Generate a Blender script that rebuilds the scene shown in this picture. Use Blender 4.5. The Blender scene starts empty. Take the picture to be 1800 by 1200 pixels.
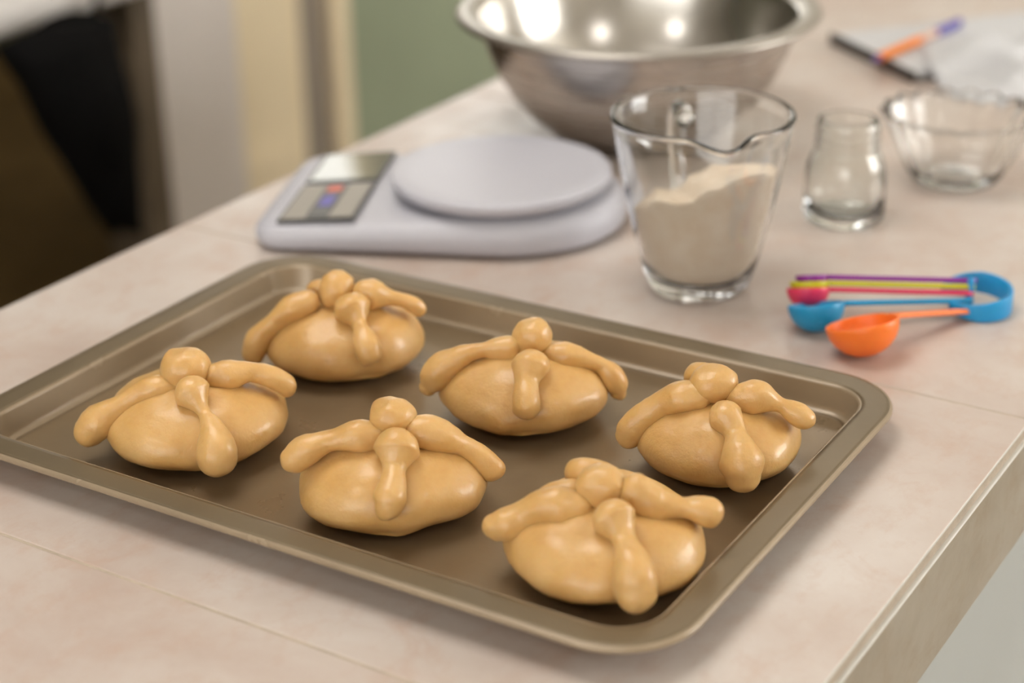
import bpy, bmesh, math, random
from mathutils import Vector, Matrix, noise

# ------------------------------------------------------------------ camera, world, light, exposure
scene = bpy.context.scene
COL = scene.collection
cam_data = bpy.data.cameras.new('camera')
cam = bpy.data.objects.new('camera', cam_data)
COL.objects.link(cam)
scene.camera = cam
CAM_R = Vector((0.8527684, 0.52197718, -0.01805219))
CAM_U = Vector((-0.20225114, 0.36189539, 0.9100144))
CAM_F = Vector((-0.48153975, 0.77238045, -0.41418343))
m = Matrix((CAM_R, CAM_U, -CAM_F)).transposed().to_4x4()
m.translation = Vector((0.480625, -0.686774, 0.435736))
cam.matrix_world = m
cam_data.sensor_width = 36.0
cam_data.lens = 3170.08 / 1800 * 36
cam_data.clip_start = 0.02
cam_data.clip_end = 50
cam_data.dof.use_dof = True
cam_data.dof.focus_distance = 0.875
cam_data.dof.aperture_fstop = 4.2

world = bpy.data.worlds.new('world')
scene.world = world
world.use_nodes = True
bg = world.node_tree.nodes['Background']
bg.inputs['Color'].default_value = (0.75, 0.85, 1.0, 1)
bg.inputs['Strength'].default_value = 1.0

vs = scene.view_settings
vs.view_transform = 'Standard'
vs.look = 'None'
vs.gamma = 1.0
vs.use_curve_mapping = False
vs.exposure = 0.16

WIN_LEFT_POWER = 2.6      # daylight in the window beyond the door
WIN_FRONT_POWER = 2.9      # daylight in the window behind the camera
WIN_RIGHT_POWER = 10.0     # daylight in the window to the right
LAMP_POWER = 5.6          # ceiling panels

cy = scene.cycles
cy.max_bounces = 10
cy.diffuse_bounces = 3
cy.glossy_bounces = 5
cy.transmission_bounces = 10
random.seed(7)
FLOOR_Z = -0.90
CEIL_Z = 1.65

# ------------------------------------------------------------------ materials
def srgb(r, g, b):
    f = lambda c: (c / 12.92 if c <= 0.04045 else ((c + 0.055) / 1.055) ** 2.4)
    return (f(r / 255), f(g / 255), f(b / 255), 1.0)

class Mat:
    def __init__(self, name, color, rough=0.5, metal=0.0, **kw):
        self.m = bpy.data.materials.new(name)
        self.m.use_nodes = True
        self.nt = self.m.node_tree
        self.b = self.nt.nodes['Principled BSDF']
        self.b.inputs['Base Color'].default_value = color
        self.b.inputs['Roughness'].default_value = rough
        self.b.inputs['Metallic'].default_value = metal
        for k, v in kw.items():
            self.b.inputs[k.replace('_', ' ')].default_value = v
        self.tc = None
    def node(self, t, **kw):
        n = self.nt.nodes.new(t)
        for k, v in kw.items():
            setattr(n, k, v)
        return n
    def link(self, a, b):
        self.nt.links.new(a, b)
    def coord(self, scale=(1, 1, 1)):
        if self.tc is None:
            self.tc = self.node('ShaderNodeTexCoord')
        mp = self.node('ShaderNodeMapping')
        mp.inputs['Scale'].default_value = scale
        self.link(self.tc.outputs['Object'], mp.inputs['Vector'])
        return mp.outputs['Vector']
    def noise(self, scale, detail=4, rough=0.55, stretch=(1, 1, 1), dist=0.0):
        n = self.node('ShaderNodeTexNoise')
        n.inputs['Scale'].default_value = scale
        n.inputs['Detail'].default_value = detail
        n.inputs['Roughness'].default_value = rough
        n.inputs['Distortion'].default_value = dist
        self.link(self.coord(stretch), n.inputs['Vector'])
        return n.outputs['Fac']
    def ramp(self, fac, stops):
        r = self.node('ShaderNodeValToRGB')
        el = r.color_ramp.elements
        while len(el) > 1:
            el.remove(el[-1])
        el[0].position = stops[0][0]; el[0].color = stops[0][1]
        for p, c in stops[1:]:
            e = el.new(p); e.color = c
        self.link(fac, r.inputs['Fac'])
        return r.outputs['Color']
    def mix(self, fac, a, b):
        x = self.node('ShaderNodeMix', data_type='RGBA')
        for s, v in ((0, fac), (6, a), (7, b)):
            if hasattr(v, 'default_value') or hasattr(v, 'is_linked'):
                self.link(v, x.inputs[s])
            else:
                x.inputs[s].default_value = v
        return x.outputs[2]
    def color(self, out):
        self.link(out, self.b.inputs['Base Color'])
    def rough(self, fac, lo, hi):
        r = self.node('ShaderNodeMapRange')
        r.inputs['From Min'].default_value = 0.3; r.inputs['From Max'].default_value = 0.7
        r.inputs['To Min'].default_value = lo; r.inputs['To Max'].default_value = hi
        self.link(fac, r.inputs['Value'])
        self.link(r.outputs['Result'], self.b.inputs['Roughness'])
    def bump(self, fac, strength, dist):
        n = self.node('ShaderNodeBump')
        n.inputs['Strength'].default_value = strength
        n.inputs['Distance'].default_value = dist
        self.link(fac, n.inputs['Height'])
        self.link(n.outputs['Normal'], self.b.inputs['Normal'])

def g(v):
    return (v, v, v, 1)

def simple(name, color, rough=0.5, metal=0.0, vary=0.06, scale=20, bump=0.0, bscale=200, **kw):
    """plain colour with a little procedural variation"""
    M = Mat(name, color, rough, metal, **kw)
    lo = tuple(c * (1 - vary) for c in color[:3]) + (1,)
    hi = tuple(min(1, c * (1 + vary)) for c in color[:3]) + (1,)
    M.color(M.ramp(M.noise(scale), [(0.3, lo), (0.7, hi)]))
    if bump:
        M.bump(M.noise(bscale, 3), bump, 0.001)
    return M.m

def glass(name, tint=(1, 1, 1, 1), ior=1.48, rough=0.0):
    M = Mat(name, tint, rough, 0, Transmission_Weight=1.0, IOR=ior)
    M.rough(M.noise(30, 2), rough, rough + 0.012)
    return M.m

def emit(name, color, strength):
    M = Mat(name, color, 0.4)
    M.b.inputs['Emission Color'].default_value = color
    M.b.inputs['Emission Strength'].default_value = strength
    return M.m

# dough
M = Mat('raw_dough', srgb(222, 178, 112), 0.42, Subsurface_Weight=0.35, Subsurface_Scale=0.006)
M.b.inputs['Subsurface Radius'].default_value = (1.0, 0.55, 0.25)
M.b.inputs['Specular IOR Level'].default_value = 0.5
n1 = M.noise(45, 4, 0.6)
M.color(M.ramp(n1, [(0.30, srgb(200, 153, 87)), (0.5, srgb(209, 165, 101)), (0.72, srgb(216, 175, 115))]))
M.rough(M.noise(160, 3, 0.6), 0.34, 0.52)
M.b.inputs['Coat Weight'].default_value = 0.35
M.b.inputs['Coat Roughness'].default_value = 0.20
nb = M.node('ShaderNodeMath', operation='ADD')
M.link(M.noise(420, 3, 0.6), nb.inputs[0]); M.link(M.noise(120, 3, 0.6), nb.inputs[1])
M.bump(nb.outputs[0], 0.22, 0.0014)
DOUGH = M.m

# champagne non-stick tray
def tray_mat(name, col, r0, r1, oily, metal=0.35):
    M = Mat(name, col, 0.4, metal)
    lo = tuple(c * 0.90 for c in col[:3]) + (1,); hi = tuple(c * 1.08 for c in col[:3]) + (1,)
    base = M.ramp(M.noise(14, 5, 0.6), [(0.3, lo), (0.7, hi)])
    if oily:
        brown = M.ramp(M.noise(9, 4, 0.6, dist=0.6), [(0.40, (0, 0, 0, 1)), (0.80, g(0.40))])
        base = M.mix(brown, base, srgb(112, 84, 50))
    M.color(base)
    M.rough(M.noise(22, 5, 0.6), r0, r1)
    if oily:
        msk = M.node('ShaderNodeMath', operation='MULTIPLY')
        M.link(M.noise(420, 3, 0.7, stretch=(0.55, 1.6, 1)), msk.inputs[0])
        M.link(M.ramp(M.noise(11, 2, 0.5), [(0.40, g(0.0)), (0.75, g(1))]), msk.inputs[1])
        M.bump(msk.outputs[0], 0.22, 0.0008)
    else:
        M.bump(M.noise(900, 2), 0.04, 0.0005)
    return M.m
TRAY = tray_mat('tray_bronze_coating', srgb(119, 104, 81), 0.34, 0.44, False)
TRAY_GLOSS = tray_mat('tray_bronze_bend', srgb(158, 140, 116), 0.20, 0.28, False, 0.12)
TRAY_FLOOR = tray_mat('tray_oiled_base', srgb(136, 117, 91), 0.24, 0.46, True)

# glazed counter tile
def tile_mat(name, c0, c1, c2, rough, stain):
    M = Mat(name, c0, rough)
    base = M.ramp(M.noise(7, 6, 0.62, dist=0.4), [(0.34, c0), (0.50, c1), (0.66, c2)])
    fine = M.ramp(M.noise(60, 5, 0.7, stretch=(1, 0.6, 1)), [(0.50, (0, 0, 0, 1)), (0.76, g(0.50))])
    col = M.mix(fine, base, stain)
    rust = M.ramp(M.noise(16, 6, 0.7, dist=0.8), [(0.54, (0, 0, 0, 1)), (0.76, g(0.6))])
    M.color(M.mix(rust, col, stain))
    M.rough(M.noise(40, 4), rough - 0.06, rough + 0.08)
    M.bump(M.noise(260, 4, 0.65), 0.10, 0.0007)
    return M.m
TILE = tile_mat('beige_glazed_tile', srgb(192, 173, 161), srgb(202, 188, 178), srgb(210, 200, 192), 0.34, srgb(190, 159, 139))
EDGE_TILE = tile_mat('grey_beige_edge_tile', srgb(168, 158, 142), srgb(180, 171, 156), srgb(190, 183, 171), 0.36, srgb(158, 138, 112))
EDGE_WHITE = simple('white_tile_edge', srgb(222, 219, 212), 0.5, vary=0.05, scale=60)  # white for the top tiles' outer edges and the edge tiles' upper faces
GROUT = simple('grout', srgb(190, 175, 157), 0.85, vary=0.12, scale=90, bump=0.5, bscale=500)
# ------------------------------------------------------------------ mesh helpers
def link(o, parent=None):
    COL.objects.link(o)
    if parent is not None:
        o.parent = parent
    return o

def empty(name, loc=(0, 0, 0), rz=0.0):
    o = bpy.data.objects.new(name, None)
    o.empty_display_size = 0.02
    o.location = loc
    o.rotation_euler = (0, 0, rz)
    return link(o)

def tag(o, label=None, cat=None, group=None, kind=None):
    for k, v in (('label', label), ('category', cat), ('group', group), ('kind', kind)):
        if v is not None:
            o[k] = v
    return o

def mesh(name, verts, faces, mat, parent=None, smooth=True, loc=(0, 0, 0)):
    me = bpy.data.meshes.new(name)
    me.from_pydata([tuple(v) for v in verts], [], [tuple(f) for f in faces])
    bm = bmesh.new(); bm.from_mesh(me)
    bmesh.ops.recalc_face_normals(bm, faces=bm.faces)
    bm.to_mesh(me); bm.free()
    me.materials.append(mat)
    for p in me.polygons:
        p.use_smooth = smooth
    o = bpy.data.objects.new(name, me)
    o.location = loc
    return link(o, parent)

def loft(loops, close_u=True, cap0=True, cap1=True):
    """loops: list of equal-length rings -> verts, faces"""
    n = len(loops[0]); v = [p for l in loops for p in l]; f = []
    for i in range(len(loops) - 1):
        for j in range(n if close_u else n - 1):
            k = (j + 1) % n
            f.append((i * n + j, i * n + k, (i + 1) * n + k, (i + 1) * n + j))
    if cap0: f.append(tuple(range(n - 1, -1, -1)))
    if cap1: f.append(tuple(range((len(loops) - 1) * n, len(loops) * n)))
    return v, f

def lathe(profile, n=64, fn=None, center=(0, 0)):
    loops = []
    for i, (r, z) in enumerate(profile):
        ring = []
        for j in range(n):
            a = 2 * math.pi * j / n
            rr, zz = (r, z) if fn is None else fn(r, z, a)
            ring.append((center[0] + rr * math.cos(a), center[1] + rr * math.sin(a), zz))
        loops.append(ring)
    return loft(loops, cap0=profile[0][0] > 1e-6, cap1=profile[-1][0] > 1e-6)

def catmull(pts, sub):
    P = [pts[0]] + list(pts) + [pts[-1]]
    out = []
    for i in range(1, len(P) - 2):
        for s in range(sub):
            t = s / sub
            out.append(tuple(0.5 * ((2 * b) + (-a + c) * t + (2 * a - 5 * b + 4 * c - d) * t * t + (-a + 3 * b - 3 * c + d) * t ** 3)
                             for a, b, c, d in zip(P[i - 1], P[i], P[i + 1], P[i + 2])))
    out.append(tuple(pts[-1]))
    return out

def resample(pts, n, it=5):
    """even points along a polyline of (x,y,z,r), then smoothed with fixed ends"""
    P = [Vector(p[:3]) for p in pts]; R = [p[3] for p in pts]
    acc = [0.0]
    for a, b in zip(P, P[1:]): acc.append(acc[-1] + (b - a).length)
    out = []
    k = 0
    for i in range(n + 1):
        s = acc[-1] * i / n
        while k < len(P) - 2 and s > acc[k + 1]: k += 1
        t = (s - acc[k]) / max(1e-9, acc[k + 1] - acc[k])
        out.append([*P[k].lerp(P[k + 1], t), R[k] + (R[k + 1] - R[k]) * t])
    for _ in range(it):
        out = [out[0]] + [[(a + 2 * b + c) / 4 for a, b, c in zip(out[i - 1], out[i], out[i + 1])] for i in range(1, n)] + [out[-1]]
    return out

def tube(pts, sub=6, n=20, caps=True, flat=None):
    """swept round section through pts (x,y,z,r) with domed ends"""
    C = resample(pts, sub * (len(pts) - 1), max(2, int(sub * 2))) if sub > 1 else [tuple(p) for p in pts]
    pos = [Vector(c[:3]) for c in C]; rad = [max(c[3], 1e-4) for c in C]
    tans = []
    for i in range(len(pos)):
        t = pos[min(i + 1, len(pos) - 1)] - pos[max(i - 1, 0)]
        tans.append(t.normalized())
    if caps:
        t0, t1 = tans[0], tans[-1]
        pre, post = [], []
        for k in range(1, 8):
            a = k / 7.2 * math.pi / 2
            pre.append((pos[0] - t0 * rad[0] * math.sin(a), rad[0] * math.cos(a), t0))
            post.append((pos[-1] + t1 * rad[-1] * math.sin(a), rad[-1] * math.cos(a), t1))
        seq = pre[::-1] + list(zip(pos, rad, tans)) + post
    else:
        seq = list(zip(pos, rad, tans))
    side = None
    loops = []
    for p, r, t in seq:
        if side is None:
            side = t.cross(Vector((0, 0, 1)))
            if side.length < 1e-3: side = Vector((1, 0, 0))
        side = (side - t * side.dot(t)).normalized()      # carried along without twist
        u = side.cross(t).normalized()
        fx, fz = flat if flat else (1, 1)
        loops.append([p + (side * math.cos(2 * math.pi * j / n) * fx + u * math.sin(2 * math.pi * j / n) * fz) * r for j in range(n)])
    return loft(loops)

def box_vf(x0, x1, y0, y1, z0, z1):
    v = [(x0, y0, z0), (x1, y0, z0), (x1, y1, z0), (x0, y1, z0), (x0, y0, z1), (x1, y0, z1), (x1, y1, z1), (x0, y1, z1)]
    f = [(3, 2, 1, 0), (4, 5, 6, 7), (0, 1, 5, 4), (1, 2, 6, 5), (2, 3, 7, 6), (3, 0, 4, 7)]
    return v, f

def box(name, x0, x1, y0, y1, z0, z1, mat, parent=None, bevel=0.0, loc=(0, 0, 0), seg=2):
    v, f = box_vf(x0, x1, y0, y1, z0, z1)
    o = mesh(name, v, f, mat, parent, False, loc)
    if bevel:
        bm = bmesh.new(); bm.from_mesh(o.data)
        bmesh.ops.bevel(bm, geom=bm.edges[:], offset=bevel, segments=seg, affect='EDGES', profile=0.5)
        bm.to_mesh(o.data); bm.free()
        for p in o.data.polygons: p.use_smooth = True
        md = o.modifiers.new('normals', 'WEIGHTED_NORMAL')
    return o

def rr(hx, hy, r, n=10, cx=0, cy=0, z=0):
    """rounded rectangle ring"""
    out = []
    for sx, sy, a0 in ((1, 1, 0), (-1, 1, 90), (-1, -1, 180), (1, -1, 270)):
        for k in range(n + 1):
            a = math.radians(a0 + 90 * k / n)
            out.append((cx + sx * (hx - r) + r * math.cos(a), cy + sy * (hy - r) + r * math.sin(a), z))
    return out

def wobble(verts, amp, freq, seed):
    o = Vector((seed * 13.7, seed * 5.1, seed * 9.3))
    return [Vector(v) + noise.noise_vector(Vector(v) * freq + o) * amp for v in verts]

# ------------------------------------------------------------------ the room
FLOORM = simple('dark_brown_floor', srgb(112, 89, 54), 0.8, vary=0.35, scale=3, bump=0.2, Specular_IOR_Level=0.15)
CREAM = simple('cream_paint', srgb(250, 232, 198), 0.5, vary=0.04, scale=4)
GREEN = simple('sage_green_paint', srgb(156, 166, 140), 0.7, vary=0.08, scale=3)
GREY = simple('pale_grey_paint', srgb(232, 224, 219), 0.55, vary=0.04, scale=4)
JAMB_SHADE = simple('jamb_shade_grey', srgb(150, 140, 128), 0.6, vary=0.05, scale=5)  # shade of the door recess, put into the strip's grey colour
BROWNW = simple('brown_wood', srgb(104, 91, 75), 0.5, vary=0.25, scale=12)
WHITEW = simple('white_wall_paint', srgb(226, 220, 208), 0.8, vary=0.03, scale=3)
OLIVE = simple('olive_wall_paint', srgb(100, 98, 74), 0.8, vary=0.1, scale=3, Specular_IOR_Level=0.2)
WHITEP = simple('white_laminate', srgb(225, 220, 216), 0.4, vary=0.03, scale=6)

def structure(o):
    o['kind'] = 'structure'
    return o

structure(box('floor', -3.4, 2.6, -2.6, 3.6, FLOOR_Z - 0.1, FLOOR_Z, FLOORM))
structure(box('ceiling', -3.4, 2.6, -2.6, 3.6, CEIL_Z, CEIL_Z + 0.1, WHITEW))
structure(box('wall_back', -3.4, 2.6, 3.6, 3.7, FLOOR_Z, CEIL_Z, WHITEW))
structure(box('wall_far_left', -3.5, -3.4, -2.6, 3.6, FLOOR_Z, CEIL_Z, OLIVE))

def wall_with_hole(name, axis, pos, thick, a0, a1, h, mat):
    """wall slab normal to axis at pos..pos+thick spanning a0..a1, with a rectangular hole h=(b0,b1,z0,z1)"""
    b0, b1, z0, z1 = h
    v, f = [], []
    for p, q, c, d in ((a0, b0, FLOOR_Z, CEIL_Z), (b1, a1, FLOOR_Z, CEIL_Z), (b0, b1, FLOOR_Z, z0), (b0, b1, z1, CEIL_Z)):
        bv, bf = box_vf(pos, pos + thick, p, q, c, d) if axis == 'x' else box_vf(p, q, pos, pos + thick, c, d)
        k = len(v); v += bv; f += [tuple(i + k for i in t) for t in bf]
    return structure(mesh(name, v, f, mat, None, False))

def window(name, axis, pos, thick, h, power, color, side):
    b0, b1, z0, z1 = h
    w = structure(empty(name))
    pane_m = emit(name + '_daylight', color, power)
    def bb(nm, p, q, c, d, t0, t1, mt, par, bev=0.004):
        if axis == 'x': return box(nm, t0, t1, p, q, c, d, mt, par, bev)
        return box(nm, p, q, t0, t1, c, d, mt, par, bev)
    m0, m1 = pos + thick * 0.3, pos + thick * 0.7
    fw = 0.05
    mid = (b0 + b1) / 2
    for p, q, c, d in ((b0, b0 + fw, z0, z1), (b1 - fw, b1, z0, z1), (b0 + fw, b1 - fw, z0, z0 + fw), (b0 + fw, b1 - fw, z1 - fw, z1), (mid - 0.02, mid + 0.02, z0 + fw, z1 - fw)):
        bb('window_frame', p, q, c, d, m0, m1, WHITEP, w)
    t = (m0 + m1) / 2
    for p, q in ((b0 + fw, mid - 0.02), (mid + 0.02, b1 - fw)):
        bb('pane', p, q, z0 + fw, z1 - fw, t - 0.003, t + 0.003, pane_m, w, 0)
    bb('window_sill', b0 - 0.03, b1 + 0.03, z0 - 0.03, z0, pos - 0.06 if side < 0 else pos, pos + thick if side < 0 else pos + thick + 0.06, WHITEP, w)
    return w

DAY = (0.99, 0.985, 0.96, 1)
H1 = (2.40, 3.35, 0.15, 1.30)
wall_with_hole('wall_left', 'x', -1.85, 0.10, 2.26, 3.60, H1, GREEN)
window('window_1', 'x', -1.85, 0.10, H1, WIN_LEFT_POWER, DAY, 1)
H2 = (-1.0, 2.0, 0.05, 1.40)
wall_with_hole('wall_front', 'y', -2.7, 0.10, -3.4, 2.6, H2, WHITEW)
window('window_2', 'y', -2.7, 0.10, H2, WIN_FRONT_POWER, DAY, 1)
H3 = (1.0, 2.8, 0.05, 1.30)
wall_with_hole('wall_right', 'x', 2.6, 0.10, -2.6, 3.6, H3, WHITEW)
window('window_3', 'x', 2.6, 0.10, H3, WIN_RIGHT_POWER, DAY, -1)

# grey partition end with its brown wooden edge, the cream door and its frame
structure(box('wall_partition', -1.62, -1.55, 1.462, 1.685, FLOOR_Z, CEIL_Z, GREY, bevel=0.004))
structure(box('trim_1', -1.625, -1.548, 1.40, 1.462, FLOOR_Z, CEIL_Z, BROWNW, bevel=0.006))
structure(box('trim_2', -1.80, -1.735, 2.205, 2.26, FLOOR_Z, 1.2, CREAM, bevel=0.006))
structure(box('trim_3', -1.83, -1.76, 2.115, 2.205, FLOOR_Z, 1.2, JAMB_SHADE, bevel=0.003))
d1 = structure(empty('door_1', (-1.75, 1.9, FLOOR_Z)))
box('door_leaf', -0.04, 0.0, -0.20, 0.213, 0.0, 2.1, CREAM, d1, 0.004)
box('door_panel', 0.0, 0.006, -0.13, 0.14, 0.15, 0.20, CREAM, d1, 0.003)
dg = box('door_pane', 0.0, 0.004, -0.14, 0.15, 1.25, 1.95, emit('door_glass_daylight', DAY, WIN_LEFT_POWER), d1)
for y0, y1, z0, z1 in ((-0.17, -0.14, 1.22, 1.98), (0.15, 0.18, 1.22, 1.98), (-0.14, 0.15, 1.22, 1.25), (-0.14, 0.15, 1.95, 1.98)):
    box('pane_beading', 0.0, 0.010, y0, y1, z0, z1, CREAM, d1, 0.002)
structure(box('wall_above_door', -1.85, -1.75, 1.69, 2.26, 1.2, CEIL_Z, CREAM))

# ceiling lamps (flat panels hung under the ceiling)
LAMPS = ((-0.40, 0.05, 0.42, 1.0, 'large square ceiling light panel over the left of the counter'),
         (-0.45, -1.60, 0.20, 1.5, 'small square ceiling light panel nearest the front window'),
         (1.60, -0.35, 0.20, 1.2, 'small square ceiling light panel nearest the right window'),
         (-0.75, 2.45, 0.30, 0.6, 'unseen square ceiling light panel added to brighten the left wall'))  # last panel: unseen, added to brighten the cream door and green wall
for i, (x, y, hw, pw, nm) in enumerate(LAMPS):
    t = tag(empty('ceiling_light', (x, y, CEIL_Z)), nm, 'ceiling light', 'ceiling light panels')
    box('frame', -hw - 0.02, hw + 0.02, -hw - 0.02, hw + 0.02, -0.05, 0.0, WHITEP, t, 0.006)
    box('diffuser', -hw, hw, -hw, hw, -0.056, -0.0505, emit('lamp_diffuser_%d' % i, (1.0, 0.965, 0.915, 1), LAMP_POWER * pw), t)

# ------------------------------------------------------------------ the tiled counter
ctr = tag(empty('kitchen_counter', (0, 0, 0), -0.00823), 'long tiled counter with pale pinkish beige tiles and grey beige edge', 'counter')
X0, X1 = -0.3272, 0.2630
J0, STEP = -0.18282, 0.35987
GAP = 0.0016
BASEW = simple('cool_white_plaster', srgb(188, 190, 186), 0.7, vary=0.03, scale=4)
YA, YB = J0 - 2 * STEP, J0 + 6 * STEP
box('base_wall', X0 + 0.012, X1 - 0.006, YA + 0.02, YB - 0.02, FLOOR_Z, -0.030, BASEW, ctr)
box('mortar_bed', X0 + 0.0035, X1 - 0.0007, YA + 0.001, YB - 0.001, -0.0300, -0.0005, GROUT, ctr)
TH = 0.0026
for k in range(-2, 6):
    y0 = J0 + k * STEP + GAP / 2
    y1 = y0 + STEP - GAP
    o = box('tile', X0 + 0.001, X1, y0, y1, -TH, 0.0, TILE, ctr, 0.0009)
    e = box('edge_tile', X1 - 0.0016, X1 + 0.0016, y0 + 0.02, y1 + 0.02, -0.0715, -0.0088, EDGE_TILE, ctr, 0.0009)
    for ob, ax in ((o, 0), (e, 2)):
        ob.data.materials.append(EDGE_WHITE)
        for p in ob.data.polygons:
            if p.normal[ax] > 0.35 and (ax == 2 or p.normal[2] < 0.8): p.material_index = 1
    box('edge_tile', X0 - 0.001, X0 + 0.003, y0, y1, -0.0715, -0.0050, EDGE_TILE, ctr, 0.0008)

# ------------------------------------------------------------------ baking tray
TL, TW, TH_ = 0.42, 0.2945, 0.0176
RO = 0.040
tray = tag(empty('baking_tray', (0, 0, 0)), 'shallow bronze coloured rectangular baking tray holding six raw rolls', 'baking tray')
def tring(off, z, n=14):
    return rr(TL / 2 - off, TW / 2 - off, max(RO - off, 0.004), n, z=z)
def shell(name, prof, mat, thick=0.0007):
    """sheet metal: profile plus its offset underside, swept round as one closed strip"""
    low = []
    for k in range(len(prof)):
        a, b = prof[max(0, k - 1)], prof[min(len(prof) - 1, k + 1)]
        dx, dz = b[0] - a[0], b[1] - a[1]; L = math.hypot(dx, dz)
        low.append((prof[k][0] + dz / L * thick, prof[k][1] - dx / L * thick))
    ring = list(prof) + low[::-1]
    loops = [tring(o, z) for o, z in ring]
    v, f = loft(loops + [loops[0]], cap0=False, cap1=False)
    n = len(loops[0]); m = len(loops) * n
    f = [tuple(q % m for q in t) for t in f]
    return mesh(name, v[:m], f, mat, tray)
H = TH_
# rolled outer edge: closed bead swept round the rim
bead = []
for k in range(16):
    a = 2 * math.pi * k / 16
    bead.append((0.0016 - 0.0016 * math.cos(a), H - 0.0022 + 0.0018 * math.sin(a)))
loops = [tring(o, z) for o, z in bead] 
v, f = loft(loops + [loops[0]], cap0=False, cap1=False)
mm = len(loops) * len(loops[0])
mesh('rolled_edge', v[:mm], [tuple(q % mm for q in t) for t in f], TRAY_GLOSS, tray)
shell('rim', [(0.0016, H - 0.0004), (0.0035, H - 0.0003), (0.008, H - 0.0004), (0.0135, H - 0.0005), (0.0159, H - 0.0007)], TRAY)
wall = [(0.0158, H - 0.0007)]
for k in range(1, 6):
    a = math.radians(78 * k / 5)
    wall.append((0.0158 + 0.0020 * math.sin(a), H - 0.0007 - 0.0020 * (1 - math.cos(a))))
zf = 0.0018
wall.append((0.0193, 0.0052))
for k in range(0, 6):
    a = math.radians(78 - 78 * k / 5)
    wall.append((0.0227 - 0.0030 * math.sin(a), zf + 0.0030 * (1 - math.cos(a))))
shell('side_wall', wall, TRAY_GLOSS)
v, f = loft([tring(0.0227, zf), tring(0.026, zf)], cap0=False, cap1=True)
o = mesh('pan_base', v, f, TRAY_FLOOR, tray)
md = o.modifiers.new('solid', 'SOLIDIFY'); md.thickness = 0.0008; md.offset = -1

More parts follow.
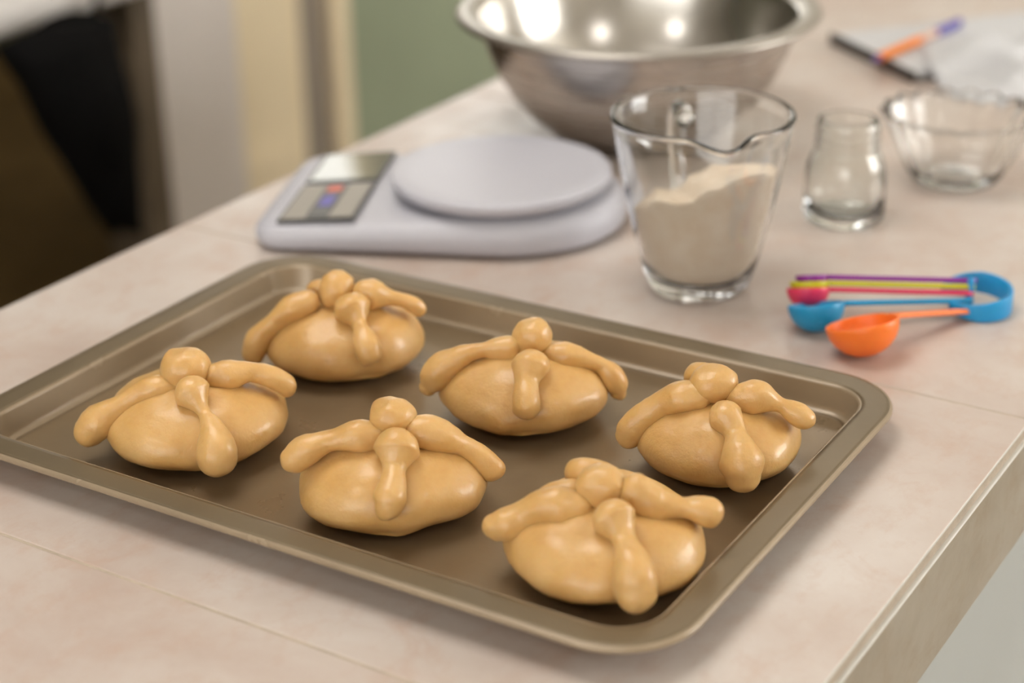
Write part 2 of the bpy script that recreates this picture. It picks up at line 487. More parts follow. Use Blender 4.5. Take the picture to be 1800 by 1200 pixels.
# ------------------------------------------------------------------ the six rolls (lengths in metres, local: x to the side, y away, z up)
ROLLS = [
    dict(key='A', center=(-0.0984, -0.0673), rot=0.7516, a=0.0469, b=0.045, c=0.0245, ball=(-0.0028, -0.002, 0.0469, 0.0131, 0.0101), left=[(-0.0094, -0.006, 0.039, 0.005), (-0.0179, -0.006, 0.04, 0.0066), (-0.0309, -0.006, 0.0356, 0.0048), (-0.0414, -0.006, 0.0297, 0.0059), (-0.0504, -0.006, 0.0228, 0.0082), (-0.0535, -0.006, 0.0194, 0.0071)], right=[(0.0113, -0.006, 0.0427, 0.0057), (0.019, -0.006, 0.0428, 0.0073), (0.0292, -0.006, 0.0434, 0.0046), (0.0403, -0.006, 0.039, 0.0058), (0.0467, -0.006, 0.0333, 0.0056)], front=[(-0.0002, -0.0235, 0.0422, 0.0081), (0.0044, -0.0316, 0.0356, 0.0033), (0.0071, -0.0416, 0.0303, 0.0059), (0.0084, -0.0486, 0.0234, 0.0089), (0.0081, -0.0496, 0.0196, 0.0086)], back=[(-0.0022, 0.012, 0.0362, 0.0041), (0.0023, 0.012, 0.041, 0.0048)] ),
    dict(key='B', center=(-0.0898, 0.0492), rot=0.6594, a=0.0446, b=0.039, c=0.0245, ball=(-0.0026, -0.002, 0.0491, 0.0101, 0.0101), left=[(-0.0188, -0.006, 0.0441, 0.0061), (-0.0263, -0.006, 0.0413, 0.0072), (-0.0353, -0.006, 0.0355, 0.0056), (-0.0444, -0.006, 0.0267, 0.0057), (-0.0496, -0.006, 0.0196, 0.0069), (-0.0507, -0.006, 0.0163, 0.0062)], right=[(0.0132, -0.006, 0.0474, 0.0064), (0.0174, -0.006, 0.0468, 0.0079), (0.0259, -0.006, 0.0441, 0.0044), (0.0338, -0.006, 0.0421, 0.0036), (0.0398, -0.006, 0.0386, 0.0048), (0.0422, -0.006, 0.0358, 0.0042)], front=[(0.0057, -0.0183, 0.0431, 0.0086), (0.0089, -0.0252, 0.037, 0.0041), (0.0105, -0.0332, 0.0331, 0.0063), (0.0125, -0.0383, 0.028, 0.0073), (0.0129, -0.0389, 0.0256, 0.0063)], back=[(-0.007, 0.012, 0.0428, 0.0062), (-0.0148, 0.012, 0.0464, 0.0047)] ),
    dict(key='C', center=(0.0309, 0.0466), rot=0.5501, a=0.0443, b=0.043, c=0.0245, ball=(0.0039, -0.002, 0.0468, 0.0111, 0.0094), left=[(-0.0077, -0.006, 0.043, 0.0061), (-0.0143, -0.006, 0.0428, 0.0058), (-0.0222, -0.006, 0.0429, 0.0036), (-0.0316, -0.006, 0.0398, 0.0051), (-0.0417, -0.006, 0.0331, 0.0073), (-0.0486, -0.006, 0.0262, 0.0074), (-0.0514, -0.006, 0.0215, 0.0047)], right=[(0.0147, -0.006, 0.039, 0.0056), (0.0212, -0.006, 0.0381, 0.0069), (0.0305, -0.006, 0.0358, 0.005), (0.0391, -0.006, 0.0334, 0.0034), (0.0451, -0.006, 0.0282, 0.0061), (0.049, -0.006, 0.0207, 0.0063), (0.049, -0.006, 0.0178, 0.0048)], front=[(0.0029, -0.0254, 0.0414, 0.0084), (0.0011, -0.0321, 0.0364, 0.0057), (0.0004, -0.0392, 0.032, 0.0065), (0.0003, -0.0433, 0.0273, 0.0063)], back=[(0.0029, 0.012, 0.0368, 0.004), (0.0036, 0.012, 0.0404, 0.004)] ),
    dict(key='D', center=(0.1448, 0.0452), rot=0.4301, a=0.0402, b=0.039, c=0.0245, ball=(-0.0035, -0.002, 0.0476, 0.0121, 0.0092), left=[(-0.0117, -0.006, 0.0429, 0.0068), (-0.0201, -0.006, 0.0418, 0.0076), (-0.0291, -0.006, 0.0378, 0.0056), (-0.0363, -0.006, 0.032, 0.0058), (-0.043, -0.006, 0.0245, 0.007), (-0.0448, -0.006, 0.0189, 0.0061)], right=[(0.0106, -0.006, 0.0424, 0.0066), (0.0171, -0.006, 0.044, 0.0078), (0.0256, -0.006, 0.041, 0.0049), (0.0304, -0.006, 0.0392, 0.0035), (0.0365, -0.006, 0.0361, 0.0056), (0.0412, -0.006, 0.0329, 0.0053)], front=[(0.003, -0.0234, 0.0408, 0.0076), (0.0079, -0.0289, 0.0358, 0.0052), (0.0099, -0.0369, 0.0307, 0.0078), (0.0113, -0.042, 0.0249, 0.0097), (0.0118, -0.0423, 0.0197, 0.0079)], back=[(-0.0005, 0.012, 0.0407, 0.0074), (-0.0092, 0.012, 0.0458, 0.0065), (-0.0135, 0.012, 0.047, 0.0058)] ),
    dict(key='E', center=(0.0277, -0.0709), rot=0.6341, a=0.0458, b=0.04, c=0.0245, ball=(0.0011, -0.002, 0.0522, 0.0118, 0.0081), left=[(-0.0073, -0.006, 0.0448, 0.0059), (-0.0147, -0.006, 0.0456, 0.0075), (-0.0248, -0.006, 0.0436, 0.0055), (-0.0311, -0.006, 0.0426, 0.0052), (-0.0394, -0.006, 0.0394, 0.007), (-0.0453, -0.006, 0.0344, 0.0063)], right=[(0.0121, -0.006, 0.045, 0.0069), (0.0196, -0.006, 0.0445, 0.0073), (0.0277, -0.006, 0.041, 0.0063), (0.0351, -0.006, 0.0361, 0.005), (0.0422, -0.006, 0.0296, 0.0058), (0.0473, -0.006, 0.0232, 0.0058)], front=[(0.0023, -0.0202, 0.0431, 0.009), (0.0007, -0.0262, 0.0378, 0.0046), (-0.0003, -0.0338, 0.0339, 0.0058), (-0.002, -0.0399, 0.0291, 0.0072), (-0.0028, -0.041, 0.0263, 0.0062)], back=[(0.0012, 0.012, 0.0421, 0.0038), (0.0019, 0.012, 0.0442, 0.0038)] ),
    dict(key='F', center=(0.1428, -0.0686), rot=0.5001, a=0.0455, b=0.0475, c=0.0235, ball=(-0.0014, -0.002, 0.0451, 0.0116, 0.0101), left=[(-0.0136, -0.006, 0.0368, 0.0073), (-0.0202, -0.006, 0.0367, 0.009), (-0.028, -0.006, 0.037, 0.0073), (-0.0366, -0.006, 0.0324, 0.006), (-0.0439, -0.006, 0.0271, 0.0078), (-0.0485, -0.006, 0.0259, 0.0062)], right=[(0.0136, -0.006, 0.0445, 0.0071), (0.0208, -0.006, 0.0386, 0.0079), (0.0299, -0.006, 0.0376, 0.0053), (0.0345, -0.006, 0.0369, 0.0047), (0.0403, -0.006, 0.0358, 0.0062), (0.0452, -0.006, 0.0344, 0.0064)], front=[(0.0039, -0.0253, 0.0414, 0.0086), (0.0083, -0.0322, 0.036, 0.0048), (0.0108, -0.0422, 0.0318, 0.0076), (0.0125, -0.0484, 0.0262, 0.009), (0.0127, -0.0504, 0.0209, 0.0081)], back=[(-0.0013, 0.012, 0.0388, 0.008), (-0.0053, 0.012, 0.0448, 0.0056), (-0.0139, 0.012, 0.0459, 0.0056)], extra=[(-0.0151, 0.004, 0.0379, 0.0073), (-0.023, 0.004, 0.0378, 0.0059), (-0.031, 0.004, 0.0332, 0.0046)] ),
]
ROLL_LABEL = {
    'A': 'raw dough roll at the near left of the tray, its front bone thin necked',
    'B': 'raw dough roll in the far left corner of the tray, nearest the white scale',
    'C': 'raw dough roll in the middle of the far row, pointed left bone tip',
    'D': 'raw dough roll in the far right corner of the tray, nearest the orange spoon',
    'E': 'raw dough roll in the middle of the near row, front bone melting into it',
    'F': 'raw dough roll in the near right corner of the tray, long front bone',
}
ZE = 0.016
ZB = 0.0019

def spow(c, e):
    return math.copysign(abs(c) ** e, c)

def body_mesh(q, seed):
    a, b, c = q['a'], q['b'], q['c']
    nu, nv = 72, 40
    fx = q['front'][-1][0]
    verts, loops = [], []
    for i in range(1, nv):
        t = math.pi * i / nv - math.pi / 2         # -90..90
        ct, st = math.cos(t), math.sin(t)
        ring = []
        for j in range(nu):
            p = 2 * math.pi * j / nu
            if st >= 0:
                rxy, z = ct ** 0.93, ZE + c * st ** 0.97
            else:
                rxy, z = abs(ct) ** 0.92, ZE - (ZE - ZB) * min(1.0, abs(st) * 1.12)
            x, y = a * rxy * math.cos(p), b * rxy * math.sin(p)
            # crease pressed in by the front bone
            gz = math.exp(-((x - fx) / 0.009) ** 2) * max(0, -math.sin(p)) * (0.0022 if st > -0.5 else 0.0)
            y += gz
            ring.append(Vector((x, y, z)))
        loops.append(ring)
    v, f = loft(loops)
    o = Vector((seed * 3.1, seed * 7.7, seed))
    out = []
    for p in v:
        k = min(1.0, max(0.0, (p.z - ZB) / 0.006))
        d = noise.noise_vector(p * 38 + o) * 0.0022 + noise.noise_vector(p * 110 + o) * 0.0007
        out.append(p + Vector((d.x, d.y, d.z * k)))
    out = [Vector((p.x, p.y, max(p.z, ZB))) for p in out]
    return out, f

def ball_mesh(q, seed):
    x, y, z, rx, rz = q['ball']
    nu, nv = 36, 24
    loops = []
    for i in range(1, nv):
        t = math.pi * i / nv - math.pi / 2
        loops.append([(rx * math.cos(t) ** 0.9 * math.cos(2 * math.pi * j / nu), rx * 0.92 * math.cos(t) ** 0.9 * math.sin(2 * math.pi * j / nu), rz * 1.08 * math.sin(t)) for j in range(nu)])
    v, f = loft(loops)
    v = wobble(v, 0.0018, 60, seed + 40)
    v = wobble(v, 0.0006, 200, seed + 60)
    return [Vector(p) + Vector((x, y, z)) for p in v], f

for i, q in enumerate(ROLLS):
    r = tag(empty('bread_roll', (q['center'][0], q['center'][1], 0), q['rot']), ROLL_LABEL[q['key']], 'bread roll', 'raw rolls on the baking tray')
    v, f = body_mesh(q, i + 1); mesh('body', v, f, DOUGH, r)
    v, f = ball_mesh(q, i + 1); mesh('ball', v, f, DOUGH, r)
    for s, key in enumerate(('left', 'right', 'front', 'back')):
        rm = sum(p[3] for p in q[key]) / len(q[key])
        pts = [(*p[:3], max(0.0022, rm * 1.11 + (p[3] - rm) * 1.5)) for p in q[key]]
        if key == 'back':                          # runs on down the far side
            bx0 = pts[-1][0]
            pts += [(bx0 * 0.9, 0.0285, 0.0295, 0.0048), (bx0 * 0.8, q['b'] - 0.001, 0.0190, 0.0068)]
        v, f = tube(pts, 8, 32)
        v = wobble(v, 0.0012, 70, i * 5 + s + 3)
        v = wobble(v, 0.0003, 240, i * 5 + s + 9)
        v = [Vector((p.x, p.y, max(p.z, ZB + 0.0002))) for p in v]
        mesh('bone', v, f, DOUGH, r)
    if 'extra' in q:
        v, f = tube(q['extra'], 7, 28)
        mesh('dough_fold', wobble(v, 0.001, 90, 77), f, DOUGH, r)

# ------------------------------------------------------------------ kitchen scale (local x towards the display, y away from the camera)
SC_WHITE = simple('scale_white_plastic', srgb(193, 192, 200), 0.45, vary=0.02, scale=8)
PADGREY = simple('scale_grey_pad', srgb(158, 152, 142), 0.45, vary=0.04)
PADDARK = simple('scale_dark_pad', srgb(78, 78, 76), 0.35, vary=0.05)
LCD = simple('scale_display_glass', srgb(120, 120, 104), 0.06, vary=0.05)
VIOLET = simple('violet_print', srgb(104, 98, 176), 0.45)
CORAL = simple('coral_print', srgb(222, 112, 92), 0.45)
scl = tag(empty('kitchen_scale', (-0.1355, 0.2915, 0), math.radians(203)), 'white digital kitchen scale with a round plate, behind the tray', 'kitchen scale')
def scale_outline(ins):
    """rounded end under the plate, straight end with small corners at the display"""
    pts = []
    hw = 0.0775 - ins
    ex = 0.157 - ins; rc = max(0.022 - ins, 0.004)
    for k in range(33):                        # round end from -y... to +y at negative x
        a = math.radians(90 + 180 * k / 32)
        pts.append((-0.004 + (0.0815 - ins) * math.cos(a), hw * math.sin(a)))
    for sx, a0 in ((-1, -90), (1, 0)):
        for k in range(9):
            a = math.radians(a0 + 90 * k / 8)
            pts.append((ex - rc + rc * math.cos(a), sx * (hw - rc) + rc * math.sin(a)))
    return pts
def top_h(x):
    t = min(1, max(0, (0.157 - x) / 0.11))
    return 0.0195 + 0.0070 * (t * t * (3 - 2 * t))
loops = []
for ins, k in ((0.010, 0.0), (0.006, 0.0), (0.0015, 0.13), (0.0, 0.28), (0.0, 0.52), (0.0012, 0.70), (0.0045, 0.87), (0.010, 0.97), (0.018, 1.0), (0.032, 1.0), (0.05, 1.0)):
    loops.append([(x, y - 0.002, 0.0015 + k * (top_h(x) - 0.0015)) for x, y in scale_outline(ins)])
v, f = loft(loops)
mesh('body', v, f, SC_WHITE, scl)
for sx, sy in ((0.13, 0.05), (0.13, -0.058), (-0.045, 0.045), (-0.045, -0.053)):
    v, f = lathe([(0.006, 0.0), (0.0065, 0.002), (0.0, 0.0022)], 16, center=(sx, sy))
    mesh('foot', v, f, PADDARK, scl)
v, f = lathe([(0.030, 0.0262), (0.030, 0.0285), (0.0, 0.0285)], 32); mesh('load_pin', v, f, PADDARK, scl)
v, f = lathe([(0.055, 0.0285), (0.066, 0.0286), (0.0718, 0.0298), (0.0742, 0.0325), (0.0748, 0.0360), (0.0742, 0.0375), (0.0725, 0.0382), (0.060, 0.0380), (0.03, 0.0378), (0.0, 0.0378)], 96)
mesh('plate', v, f, SC_WHITE, scl)
# display strip: LCD half away from the camera, button half near it
def pad(name, x0, x1, y0, y1, mat, par, dz, th=0.0010, bev=0.0004):
    zc = 0.0009
    v = []
    for z in (0, 1):
        for x, y in ((x0, -y0), (x1, -y0), (x1, -y1), (x0, -y1)):
            v.append((x, y, top_h(x) + dz + (th if z else -0.0006)))
    f = [(3, 2, 1, 0), (4, 5, 6, 7), (0, 1, 5, 4), (1, 2, 6, 5), (2, 3, 7, 6), (3, 0, 4, 7)]
    return mesh(name, v, f, mat, par, False)
SX0, SX1 = 0.086, 0.138
dp = pad('display_panel', SX0, SX1, 0.005, 0.066, PADDARK, scl, 0.0003)
pad('display_screen', SX0 + 0.0025, SX1 - 0.0025, 0.0075, 0.0635, LCD, dp, 0.0008)
bp = pad('button_panel', SX0, SX1, -0.070, -0.001, PADDARK, scl, 0.0003)
W3 = (SX1 - SX0) / 3
bx = SX0 + 0.002
pad('button', SX0 + 0.002, SX0 + 0.018, -0.068, -0.003, PADGREY, bp, 0.0009)
pad('button', SX1 - 0.018, SX1 - 0.002, -0.068, -0.003, PADGREY, bp, 0.0009)
cb = pad('power_button', SX0 + 0.0195, SX1 - 0.0195, -0.066, -0.004, PADDARK, bp, 0.0009)
pad('violet_mark', SX0 + 0.0215, SX1 - 0.0215, -0.046, -0.026, VIOLET, bp, 0.0012)
pad('coral_mark', SX0 + 0.0215, SX1 - 0.0205, -0.017, -0.007, CORAL, bp, 0.0012)

# ------------------------------------------------------------------ glass measuring cup with flour
CUPG = glass('clear_cup_glass', (0.975, 0.985, 0.98, 1))
cup = tag(empty('measuring_cup', (0.0318, 0.2535, 0)), 'clear glass measuring cup with a pouring lip, part filled with flour', 'measuring cup')
SPOUT = math.radians(-52)
def cup_r(z):
    P = [(0.0, 0.0285), (0.004, 0.0312), (0.012, 0.0345), (0.03, 0.0395), (0.06, 0.0460), (0.09, 0.0515), (0.112, 0.0552)]
    for (z0, r0), (z1, r1) in zip(P, P[1:]):
        if z <= z1: return r0 + (r1 - r0) * (z - z0) / (z1 - z0)
    return P[-1][1]
def spout(r, z, a):
    d = (a - SPOUT + math.pi) % (2 * math.pi) - math.pi
    k = min(1, max(0, (z - 0.080) / 0.030)) ** 1.6
    if r < 0.03: k = 0
    bulge = math.exp(-(d / 0.20) ** 2)
    pinch = math.exp(-((abs(d) - 0.42) / 0.16) ** 2)
    return r + k * (0.0125 * bulge - 0.0022 * pinch), z - k * 0.0028 * bulge
prof = [(0.0, 0.0018), (0.018, 0.0015), (0.022, 0.0004), (0.0265, 0.0), (0.0300, 0.0016), (0.0315, 0.0045)]
for z in (0.009, 0.015, 0.025, 0.04, 0.055, 0.07, 0.082, 0.092, 0.100, 0.106):
    prof.append((cup_r(z), z))
prof += [(0.0550, 0.1085), (0.0556, 0.1102), (0.0552, 0.1120), (0.0538, 0.1128), (0.0522, 0.1120), (0.0514, 0.1100)]
WT = 0.0032
for z in (0.106, 0.100, 0.092, 0.082, 0.07, 0.055, 0.04, 0.025, 0.016):
    prof.append((cup_r(z) - WT, z))
prof += [(0.0290, 0.0115), (0.0240, 0.0092), (0.012, 0.0086), (0.0, 0.0085)]
v, f = lathe(prof, 96, spout)
mesh('glass_body', v, f, CUPG, cup)
ha = SPOUT + math.pi
hx, hy = math.cos(ha), math.sin(ha)
hp = [(0.0535, 0.092), (0.066, 0.0955), (0.078, 0.092), (0.083, 0.078), (0.080, 0.060), (0.070, 0.046), (0.056, 0.038), (0.0440, 0.036)]
v, f = tube([(r * hx, r * hy, z, 0.0062) for r, z in hp], 6, 20)
mesh('handle', v, f, CUPG, cup)
# red measure marks are not visible; flour fills the lower part, slumped and broken
M = Mat('white_flour', srgb(236, 214, 190), 0.95)
M.color(M.ramp(M.noise(80, 4), [(0.3, srgb(238, 216, 190)), (0.7, srgb(248, 232, 212))]))
M.bump(M.noise(300, 5, 0.7), 0.6, 0.002)
FLOURM = M.m
def flour_h(x, y):
    s = x * CAM_R.x + y * CAM_R.y            # across, seen from the front of the counter
    t = x * -CAM_F.x + y * -CAM_F.y          # towards the front
    h = 0.0690 + 0.0042 * math.tanh((s + 0.006) / 0.0025) + 0.0040 * math.tanh((s - 0.010) / 0.008)
    h += 0.12 * min(0, s + 0.030) * 4
    h += 0.0025 * noise.noise(Vector((x * 90, y * 90, 3.1))) + 0.0012 * noise.noise(Vector((x * 300, y * 300, 1.1)))
    h += 0.25 * t
    return h
rings, NA = 26, 72
v = [(0, 0, flour_h(0, 0))]; f = []
for i in range(1, rings + 1):
    for j in range(NA):
        a = 2 * math.pi * j / NA
        fr = i / rings
        z0 = flour_h(0.046 * fr * math.cos(a), 0.046 * fr * math.sin(a))
        R = cup_r(z0) - WT - 0.0004
        v.append((R * fr * math.cos(a), R * fr * math.sin(a), z0))
for j in range(NA): f.append((0, 1 + j, 1 + (j + 1) % NA))
for i in range(rings - 1):
    for j in range(NA):
        a0 = 1 + i * NA; k = (j + 1) % NA
        f.append((a0 + j, a0 + NA + j, a0 + NA + k, a0 + k))
last = 1 + (rings - 1) * NA
prev = last
for lev in range(1, 15):
    base = len(v)
    for j in range(NA):
        zt = v[last + j][2]; a = 2 * math.pi * j / NA
        z = zt + (0.0165 - zt) * lev / 14
        R = cup_r(z) - WT - 0.0004
        v.append((R * math.cos(a), R * math.sin(a), z))
    for j in range(NA):
        k = (j + 1) % NA
        f.append((prev + j, base + j, base + k, prev + k))
    prev = base
base = len(v)
for R, z in ((0.0284, 0.0121), (0.0236, 0.0098), (0.012, 0.0091)):
    b2 = len(v)
    for j in range(NA):
        a = 2 * math.pi * j / NA; v.append((R * math.cos(a), R * math.sin(a), z))
    for j in range(NA):
        k = (j + 1) % NA; f.append((prev + j, b2 + j, b2 + k, prev + k))
    prev = b2
f.append(tuple(prev + j for j in range(NA)))
o = mesh('flour', v, f, FLOURM, None, True, (0.0318, 0.2535, 0))
tag(o, 'slumped off-white flour inside the glass measuring cup', 'flour', kind='stuff')

# ------------------------------------------------------------------ steel mixing bowl
M = Mat('brushed_steel', srgb(196, 190, 184), 0.26, 1.0)
M.color(M.ramp(M.noise(12, 4, 0.6, stretch=(1, 1, 30)), [(0.3, srgb(182, 176, 170)), (0.7, srgb(206, 201, 196))]))
M.rough(M.noise(18, 4, 0.6, stretch=(1, 1, 22)), 0.20, 0.32)
STEEL = M.m
STEELIN = simple('polished_steel', srgb(204, 200, 194), 0.23, 1.0, vary=0.03)
STEELRIM = simple('satin_steel', srgb(176, 170, 162), 0.36, 1.0, vary=0.04)
bowl = tag(empty('mixing_bowl', (-0.146, 0.508, 0)), 'large stainless steel mixing bowl with a flared rim behind the scale', 'mixing bowl')
outp = [(0.0, 0.0012), (0.040, 0.0008), (0.046, 0.0), (0.056, 0.0025), (0.070, 0.0090), (0.084, 0.0200), (0.096, 0.0340), (0.106, 0.0500), (0.1135, 0.0670), (0.1185, 0.0830), (0.1215, 0.0940), (0.1228, 0.0975)]
v, f = lathe(outp + [(r - 0.0010, z + 0.0008) for r, z in outp[::-1][:-1]] + [(0.0, 0.0022)], 128)
nprof = len(outp)
o = mesh('shell', v, f, STEEL, bowl)
o.data.materials.append(STEELIN)
for p in o.data.polygons:
    c = p.center; rr_ = math.hypot(c.x, c.y)
    if p.normal.z > 0.02 or (p.normal.x * c.x + p.normal.y * c.y) < 0: p.material_index = 1
rim = [(0.1224, 0.0968), (0.1262, 0.0990), (0.1310, 0.1000), (0.1350, 0.0998), (0.1372, 0.0988), (0.1382, 0.0970), (0.1372, 0.0953), (0.1352, 0.0952), (0.1345, 0.0968), (0.1350, 0.0982), (0.1312, 0.0988), (0.1266, 0.0978), (0.1228, 0.0958), (0.1224, 0.0968)]
v, f = lathe(rim, 128); f = [q for q in f if len(q) == 4]
mesh('rim', v, f, STEELRIM, bowl)

# ------------------------------------------------------------------ measuring spoons on a clip
def plastic(name, c):
    M = Mat(name, c, 0.38, Subsurface_Weight=0.25, Subsurface_Scale=0.004)
    lo = tuple(x * 0.95 for x in c[:3]) + (1,)
    M.color(M.ramp(M.noise(30, 2), [(0.3, lo), (0.7, c)]))
    return M.m
HUB = Vector((0.1930, 0.2960, 0))
def spoon(name, label, cx, cy, zr, R, depth, mat, hub_z, hub_off, w=0.0045, tilt=0.0):
    """cup of radius R with its rim at height zr, strap handle to the clip"""
    t = tag(empty(name, (cx, cy, 0)), label, 'measuring spoon', 'plastic measuring spoons on the blue clip')
    prof = []
    for k in range(0, 13):
        a = math.radians(90 * k / 12)
        prof.append((R * math.sin(a), zr - depth * math.cos(a)))
    prof[0] = (0.0, zr - depth)
    inner = [(max(0.0, r - 0.0013), z + (0.0013 if k < 9 else 0.0)) for k, (r, z) in enumerate(prof)][::-1]
    prof = prof + [(R - 0.0002, zr + 0.0005), (R - 0.0011, zr + 0.0005)] + inner
    prof[-1] = (0.0, zr - depth + 0.0013)
    cupv, cupf = lathe(prof, 48)
    tgt = HUB + Vector((hub_off[0], hub_off[1], 0)) - Vector((cx, cy, 0))
    d = Vector((tgt.x, tgt.y, 0)); L = d.length; d.normalize(); s = Vector((-d.y, d.x, 0))
    loops = []
    N = 24
    for k in range(N + 1):
        u = k / N
        p = d * (R * 0.93 + (L - R * 0.93) * u)
        z = zr - 0.0010 + (hub_z - zr) * u
        ww = w * (1.25 - 0.55 * min(1, u * 4) + 0.25 * max(0, u - 0.5))
        if k == N: ww *= 0.6
        h = 0.0015
        loops.append([p + s * ww + Vector((0, 0, z - h)), p + s * ww + Vector((0, 0, z + h * 0.6)), p + s * ww * 0.8 + Vector((0, 0, z + h)), p - s * ww * 0.8 + Vector((0, 0, z + h)), p - s * ww + Vector((0, 0, z + h * 0.6)), p - s * ww + Vector((0, 0, z - h))])
    hv, hf = loft(loops)
    # the spoon rolls a little about its handle, then rests on what is under it
    rot = Matrix.Rotation(math.radians(-tilt), 4, d)
    piv = Vector((0, 0, zr))
    cupv = [rot @ (Vector(p) - piv) + piv for p in cupv]
    dz = (zr - depth) - min(p.z for p in cupv)
    hv = [rot @ (Vector(p) - piv) + piv for p in hv]
    mesh('cup', [p + Vector((0, 0, dz)) for p in cupv], cupf, mat, t)
    mesh('handle', [p + Vector((0, 0, max(dz, 0.0005 - min(q.z for q in hv)))) for p in hv], hf, mat, t)
    return t
spoon('measuring_spoon', 'largest measuring spoon, bright orange plastic, nearest the tray', 0.1565, 0.2075, 0.0195, 0.0208, 0.0192, plastic('orange_plastic', srgb(255, 128, 44)), 0.0042, (-0.002, -0.004), 0.0055, 18)
spoon('measuring_spoon', 'sky blue plastic measuring spoon just behind the orange one', 0.1210, 0.2260, 0.0165, 0.0166, 0.0162, plastic('sky_blue_plastic', srgb(20, 148, 200)), 0.0084, (-0.003, 0.001), 0.0042, 20)
spoon('measuring_spoon', 'pink red plastic measuring spoon, mostly hidden by the sky blue spoon', 0.1075, 0.2462, 0.0165, 0.0128, 0.0125, plastic('pink_red_plastic', srgb(232, 56, 96)), 0.0118, (-0.003, 0.004), 0.0040, 22)
spoon('measuring_spoon', 'lime yellow plastic measuring spoon lying between the pink and purple ones', 0.1075, 0.2474, 0.0200, 0.0115, 0.0100, plastic('lime_plastic', srgb(206, 198, 30)), 0.0151, (-0.003, 0.006), 0.0038, 22)
spoon('measuring_spoon', 'purple plastic measuring spoon on top of the nested stack', 0.1080, 0.2490, 0.0235, 0.0095, 0.0085, plastic('purple_plastic', srgb(140, 40, 150)), 0.0184, (-0.003, 0.008), 0.0034, 22)
CLIPM = plastic('clip_blue_plastic', srgb(32, 152, 212))
clip = tag(empty('spoon_clip', (0.1925, 0.3010, 0)), 'sky blue open ring clip holding the measuring spoons together', 'clip')
loops = []
ax = math.atan2(CAM_R.y, CAM_R.x)
for k in range(41):
    a = ax + math.radians(-152 + 304 * k / 40)
    e = abs(k - 20) / 20
    hh = 0.0068 * (1 - 0.55 * max(0, e - 0.45) / 0.55)
    zc = 0.0080 + 0.0018 * math.sin(a - ax)
    r0, r1 = 0.0190, 0.0214
    ca, sa = math.cos(a), math.sin(a)
    z0 = max(0.0004, zc - hh); z1 = zc + hh
    loops.append([(r0 * ca, r0 * sa, z0), (r1 * ca, r1 * sa, z0), (r1 * ca, r1 * sa, z1), (r0 * ca, r0 * sa, z1)])
v, f = loft(loops)
o = mesh('band', v, f, CLIPM, clip)
md = o.modifiers.new('bevel', 'BEVEL'); md.width = 0.0006; md.segments = 2
v, f = tube([(-0.003, -0.005, 0.003, 0.0022), (-0.003, -0.003, 0.019, 0.0022)], 2, 12)
mesh('pin', v, f, CLIPM, clip)

# ------------------------------------------------------------------ small glass jar and fluted glass dish
JARG = glass('greenish_jar_glass', (0.97, 0.985, 0.965, 1))
def solid_glass(name, outer, wt, floor, n, mat, parent, fn=None):
    inner = [(max(0.0005, r - wt), z) for r, z in outer if z > floor][::-1]
    prof = [(0.0, 0.0012)] + outer + inner + [(inner[-1][0] * 0.8, floor), (0.0, floor)]
    v, f = lathe(prof, n, fn)
    return mesh(name, v, f, mat, parent)
jar = tag(empty('glass_jar', (0.0645, 0.4095, 0)), 'small empty glass jar with a screw neck behind the measuring cup', 'jar')
jo = [(0.021, 0.0004), (0.0245, 0.0), (0.0268, 0.002), (0.0275, 0.006), (0.0275, 0.020), (0.0272, 0.032), (0.0262, 0.039), (0.0238, 0.045), (0.0222, 0.048), (0.0214, 0.051), (0.0222, 0.0525), (0.0214, 0.054), (0.0210, 0.057), (0.0221, 0.0585), (0.0210, 0.060), (0.0209, 0.063), (0.0220, 0.0645), (0.0209, 0.066), (0.0207, 0.0685), (0.0203, 0.0700), (0.0192, 0.0703)]
solid_glass('glass_body', jo, 0.0026, 0.0055, 64, JARG, jar)
DISHG = glass('clear_dish_glass', (0.97, 0.975, 0.965, 1))
dish = tag(empty('glass_dish', (0.1050, 0.5185, 0)), 'fluted clear glass dish to the right of the small jar', 'dish')
do = [(0.022, 0.0004), (0.027, 0.0), (0.0305, 0.0025), (0.034, 0.008), (0.0385, 0.017), (0.043, 0.027), (0.047, 0.036), (0.0505, 0.044), (0.0535, 0.0495), (0.0532, 0.0512), (0.0515, 0.0518)]
def flute(r, z, a):
    k = min(1, max(0, (z - 0.006) / 0.03))
    return r * (1 + 0.036 * k * math.cos(18 * a)), z + 0.0012 * max(0, k - 0.8) * 5 * math.cos(18 * a) * (1 if r > 0.03 else 0)
solid_glass('glass_body', do, 0.0028, 0.005, 160, DISHG, dish, flute)

# ------------------------------------------------------------------ notebook, pen, crumpled paper
PAPER = simple('white_paper', srgb(208, 208, 210), 0.8, vary=0.02)
COVER = simple('dark_cover', srgb(62, 56, 52), 0.5, vary=0.1)
az = math.radians(51.5)
nb_ = tag(empty('notebook', (-0.005, 0.736, 0), az), 'closed notepad with a dark cover and white pages at the far end', 'notebook')
box('back_cover', -0.001, 0.206, -0.001, 0.141, 0.0, 0.0022, COVER, nb_, 0.0006)
box('page_block', 0.003, 0.203, 0.003, 0.138, 0.0022, 0.0085, PAPER, nb_, 0.0005)
box('binding', -0.0015, 0.0028, -0.001, 0.141, 0.0022, 0.0092, COVER, nb_, 0.0006)
pts0, pts1 = Vector((-0.0435, 0.7420, 0.0132)), Vector((-0.0200, 0.9060, 0.0132))
pd = (pts1 - pts0).normalized()
pen = tag(empty('pen', tuple(pts0)), 'orange ballpoint pen with a violet cap end lying on the notepad', 'pen')
PEN_O = plastic('pen_orange', srgb(250, 140, 40)); PEN_V = plastic('pen_violet', srgb(92, 84, 168)); PEN_C = plastic('pen_pale_barrel', srgb(226, 190, 172))
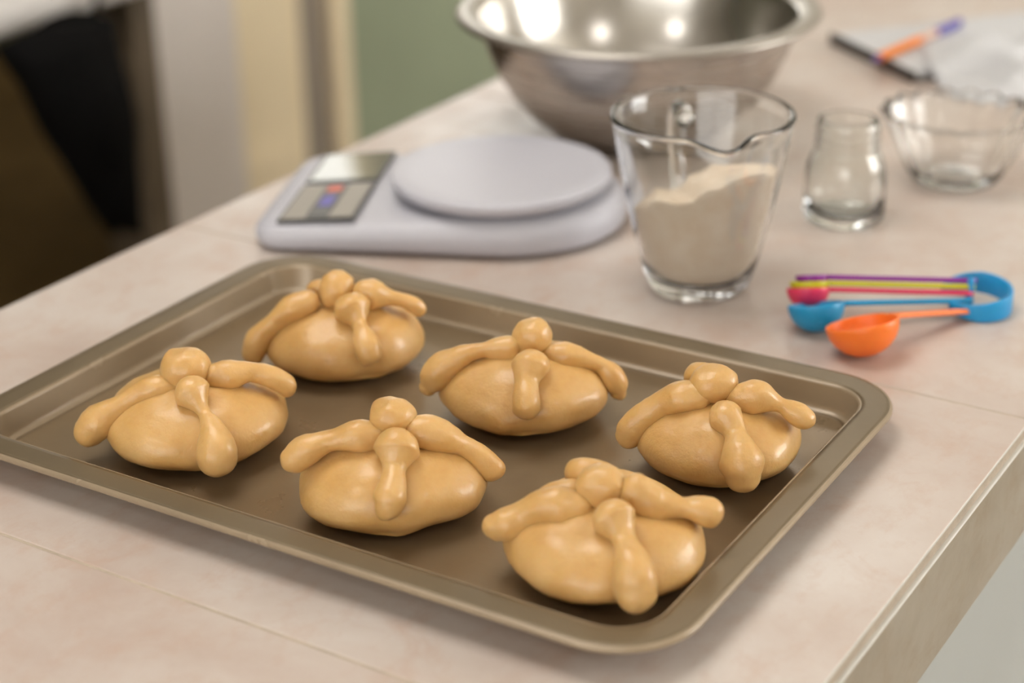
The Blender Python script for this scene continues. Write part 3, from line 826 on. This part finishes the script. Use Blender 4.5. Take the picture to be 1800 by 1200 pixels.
def seg(name, a, b, r0, r1, mat):
    n = 6
    v, f = tube([tuple(pd * (a + (b - a) * k / n)) + (r0 + (r1 - r0) * k / n,) for k in range(n + 1)], 2, 16, caps=False)
    return mesh(name, v, f, mat, pen)
seg('tip', 0.000, 0.010, 0.0012, 0.0030, PEN_V)
seg('barrel', 0.010, 0.082, 0.0040, 0.0040, PEN_O)
seg('grip', 0.082, 0.112, 0.0036, 0.0036, PEN_C)
seg('cap', 0.112, 0.157, 0.0042, 0.0040, PEN_V)

# crumpled sheet of white paper: creased height field with thickness, half on the notepad
pap = []
N = 44
o_ = Vector((4.2, 1.7, 0.3))
PC = Vector((0.106, 0.818, 0)); pr_ = math.radians(36)
for i in range(N + 1):
    for j in range(N + 1):
        u, w = i / N - 0.5, j / N - 0.5
        x = u * 0.23 + 0.014 * noise.noise(Vector((u * 3, w * 3, 5.0)))
        y = w * 0.135 + 0.014 * noise.noise(Vector((u * 3, w * 3, 9.0)))
        wx, wy = PC.x + x * math.cos(pr_) - y * math.sin(pr_), PC.y + x * math.sin(pr_) + y * math.cos(pr_)
        ly = -(wx + 0.004) * math.sin(az) + (wy - 0.741) * math.cos(az)
        k = min(1, max(0, (ly + 0.022) / 0.018)); k = k * k * (3 - 2 * k)
        zb = 0.0012 + 0.0090 * k
        rdg = 1 - abs(noise.noise(Vector((u * 5, w * 4, 2.0)) + o_)) * 2
        rd2 = 1 - abs(noise.noise(Vector((u * 11, w * 8, 7.0)) + o_)) * 2
        edge = min(1, (0.5 - max(abs(u), abs(w))) / 0.22)
        z = zb + 0.018 * edge * (0.5 + 0.5 * rdg) + 0.004 * rd2 * (0.3 + edge)
        pap.append((wx, wy, max(zb, z)))
f = [(i * (N + 1) + j, (i + 1) * (N + 1) + j, (i + 1) * (N + 1) + j + 1, i * (N + 1) + j + 1) for i in range(N) for j in range(N)]
o = mesh('crumpled_paper', [(x - PC.x, y - PC.y, z) for x, y, z in pap], f, PAPER, None, True, tuple(PC))
md = o.modifiers.new('solid', 'SOLIDIFY'); md.thickness = 0.0005; md.offset = 1
tag(o, 'crumpled sheet of white paper resting on the notepad', 'paper')

# ------------------------------------------------------------------ white table and black bag across the room
tb = tag(empty('white_table', (-1.75, 0.62, FLOOR_Z)), 'white table with a rounded edge across the room, top left', 'table')
v, f = loft([rr(0.455, 0.66, 0.05, 6, z=z) if i in (1, 2) else rr(0.450, 0.655, 0.045, 6, z=z) for i, z in enumerate((0.735, 0.740, 0.776, 0.781))])
mesh('table_top', v, f, WHITEP, tb)
for sx in (-1, 1):
    for sy in (-1, 1):
        box('leg', sx * 0.40 - 0.025, sx * 0.40 + 0.025, sy * 0.60 - 0.025, sy * 0.60 + 0.025, 0.0, 0.7355, BROWNW, tb, 0.004)
BLACKC = simple('black_fabric', srgb(14, 13, 13), 0.9, vary=0.3, scale=12, bump=0.3, Specular_IOR_Level=0.1)
bagp = tag(empty('cloth_bag', (-1.232, 0.985, -0.150)), 'black fabric bag hanging from the white table edge', 'bag')
loops = []
for k in range(15):
    t = k / 14
    w0 = 0.088 * (1 - t) ** 0.8 + 0.012          # reaches towards the left, narrowing downwards
    cy = 0.055 - w0 * 0.95
    dz = 0.0 - 0.30 * t
    th = 0.032 + 0.03 * math.sin(math.pi * min(1, t * 1.1))
    loops.append([(0.016 + th * math.cos(a) * 0.9, cy + w0 * math.sin(a), dz + 0.008 * math.sin(a * 3 + t * 5)) for a in [2 * math.pi * j / 28 for j in range(28)]])
v, f = loft(loops)
mesh('sack', wobble(v, 0.012, 12, 5), f, BLACKC, bagp)
v, f = tube([(0.0, 0.035, -0.012, 0.005), (-0.022, 0.075, 0.004, 0.005), (-0.050, 0.105, 0.020, 0.005), (-0.056, 0.112, 0.0305, 0.005), (-0.064, 0.112, 0.0362, 0.005), (-0.078, 0.112, 0.0362, 0.005)], 4, 10)
mesh('strap', v, f, BLACKC, bagp)
